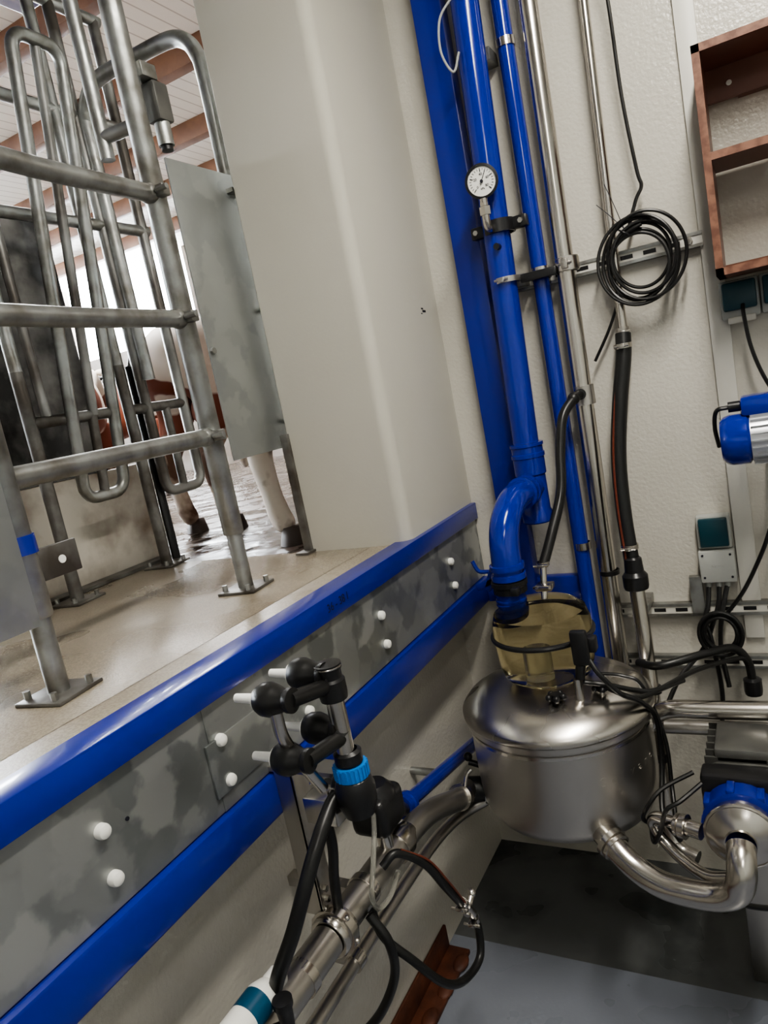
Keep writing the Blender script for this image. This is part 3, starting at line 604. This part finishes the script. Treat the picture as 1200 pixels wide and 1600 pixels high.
b.done('milking_cluster')
b=B()
b.tube([(-.64,.82,.935),(-.645,.80,.925),(-.645,.765,.905),(-.65,.735,.875),(-.66,.71,.835),(-.68,.69,.78),(-.71,.675,.72),(-.735,.67,.665)],.0115,'rubber')
b.ring((-.645,.815,.932),(0,1,.3),.0135,.002,'steel')
b.tube([(-.68,.85,.93),(-.70,.85,.87),(-.71,.86,.80),(-.73,.87,.73),(-.745,.88,.655)],.009,'rubber')
b.done('long_milk_tube')
b=B()
b.tube([(-.72,1.0,.655),(-.70,1.028,.668),(-.67,1.07,.62),(-.655,1.106,.545),(-.65,1.15,.47),(-.65,1.185,.425),(-.65,1.20,.365),(-.65,1.18,.315),(-.655,1.11,.325),(-.66,1.04,.38),(-.69,.99,.47),(-.73,.97,.53),(-.745,.97,.60)],.0085,'rubber')
b.tube([(-.693,1.035,.672),(-.662,1.075,.625),(-.646,1.111,.55),(-.642,1.15,.476)],.0022,'red',seg=6)
b.cyl((-.65,1.165,.455),(-.65,1.185,.42),.011,'steel');b.cyl((-.65,1.16,.435),(-.65,1.20,.455),.008,'steel');b.sph((-.65,1.20,.457),.010,'steel')
clampband(b,(-.65,1.155,.468),(0,.5,-.8),.009,.01);clampband(b,(-.65,1.192,.40),(0,.1,-1),.009,.01)
b.done('short_pulse_hose')
b=B()
b.lathe((-.735,.560,.692),(0,1,0),[(0,0),(.022,0),(.025,.004),(.025,.095),(.019,.112),(.012,.118)],'white',32)
b.lathe((-.735,.560,.692),(0,1,0),[(.0252,.055),(.0255,.055),(.0255,.088),(.0252,.088)],'tealb',32)
b.lathe((-.735,.560,.692),(0,1,0),[(0,.116),(.016,.116),(.017,.118),(.017,.138),(.015,.141),(0,.141)],'white',24)
b.done('spray_bottle')
b=B();b.lathe((-.695,.655,.655),(0,0,1),[(0,0),(.010,0),(.012,.03),(.015,.036),(.015,.046),(0,.048)],'black');b.cyl((-.70,.655,.655),(-.725,.655,.64),.008,'black');b.done('black_valve_knob')
b=B();b.box((-.919,-1,0.0),(-.85,1.50,.012),'rust',.003);b.box((-.919,-1,0.0),(-.91,1.50,.075),'rust',.003)
for k in range(9): b.sph((-.865+random.uniform(-.01,.01),1.45-k*.09,.01),.02,'rust',(1,1.6,.5))
b.done('rusty_floor_channel')
b=B();b.tube([(-.77,1.80,1.02),(-.755,1.80,.99),(-.72,1.80,.985),(-.70,1.80,.96)],.006,'blue',seg=8);b.box((-.735,1.79,.93),(-.715,1.81,1.0),'blue',.004,rot=(0,25,0));b.box((-.77,1.79,.945),(-.70,1.80,.965),'blue',.003,rot=(0,-20,0))
b.cyl((-.71,1.80,.97),(-.65,1.70,.98),.008,'black');b.cyl((-.71,1.80,.97),(-.71,1.945,.90),.006,'blue')
b.done('valve_handle')

# ------------------------------------------------------------------ lights
def area(name,loc,rot,sx,sy,e,col):
    l=bpy.data.lights.new(name,'AREA');l.shape='RECTANGLE';l.size=sx;l.size_y=sy;l.energy=e;l.color=col
    o=bpy.data.objects.new(name,l);SC.objects.link(o);o.location=loc;o.rotation_euler=[math.radians(a) for a in rot];return o
for i,(x,y) in enumerate(((.15,.75),(.8,-1.3))):
    b=B();b.box((x-.08,y-.62,2.94),(x+.08,y+.62,2.999),'white',.01);b.cyl((x-.035,y-.58,2.93),(x-.035,y+.58,2.93),.013,'lamp');b.cyl((x+.035,y-.58,2.93),(x+.035,y+.58,2.93),.013,'lamp');b.done('ceiling_light')
    area('lamp_light',(x,y,2.905),(0,0,0),.14,1.2,(54,20)[i],(1,.95,.86))
area('barn_fill_light',(-4.2,3.6,3.95),(0,0,0),1.2,1.2,260,(1,.99,.97))  # both barn area lights are added fill to lift its brightness, no fixtures there
area('barn_fill_light',(-5.5,6.0,3.95),(0,0,0),1.2,1.2,260,(1,.99,.97))
w=bpy.data.worlds.new("world");bpy.context.scene.world=w;w.use_nodes=True
w.node_tree.nodes["Background"].inputs[0].default_value=(.88,.94,1,1);w.node_tree.nodes["Background"].inputs[1].default_value=60

# ------------------------------------------------------------------ camera
psi=math.radians(29.5);p=math.radians(9.15);ro=math.radians(11.2)
F=Vector((-math.sin(psi),math.cos(psi),0))*math.cos(p)+Vector((0,0,-math.sin(p)))
r0=Vector((math.cos(psi),math.sin(psi),0));u0=r0.cross(F)
R=r0*math.cos(ro)-u0*math.sin(ro);U=r0*math.sin(ro)+u0*math.cos(ro)
cd=bpy.data.cameras.new("camera");cam=bpy.data.objects.new("camera",cd);SC.objects.link(cam)
cd.sensor_fit='HORIZONTAL';cd.sensor_width=36;cd.lens=36*1112/1200;cd.clip_start=.02
cam.matrix_world=Matrix(((R.x,U.x,-F.x,0),(R.y,U.y,-F.y,0),(R.z,U.z,-F.z,1.52),(0,0,0,1)))
bpy.context.scene.camera=cam
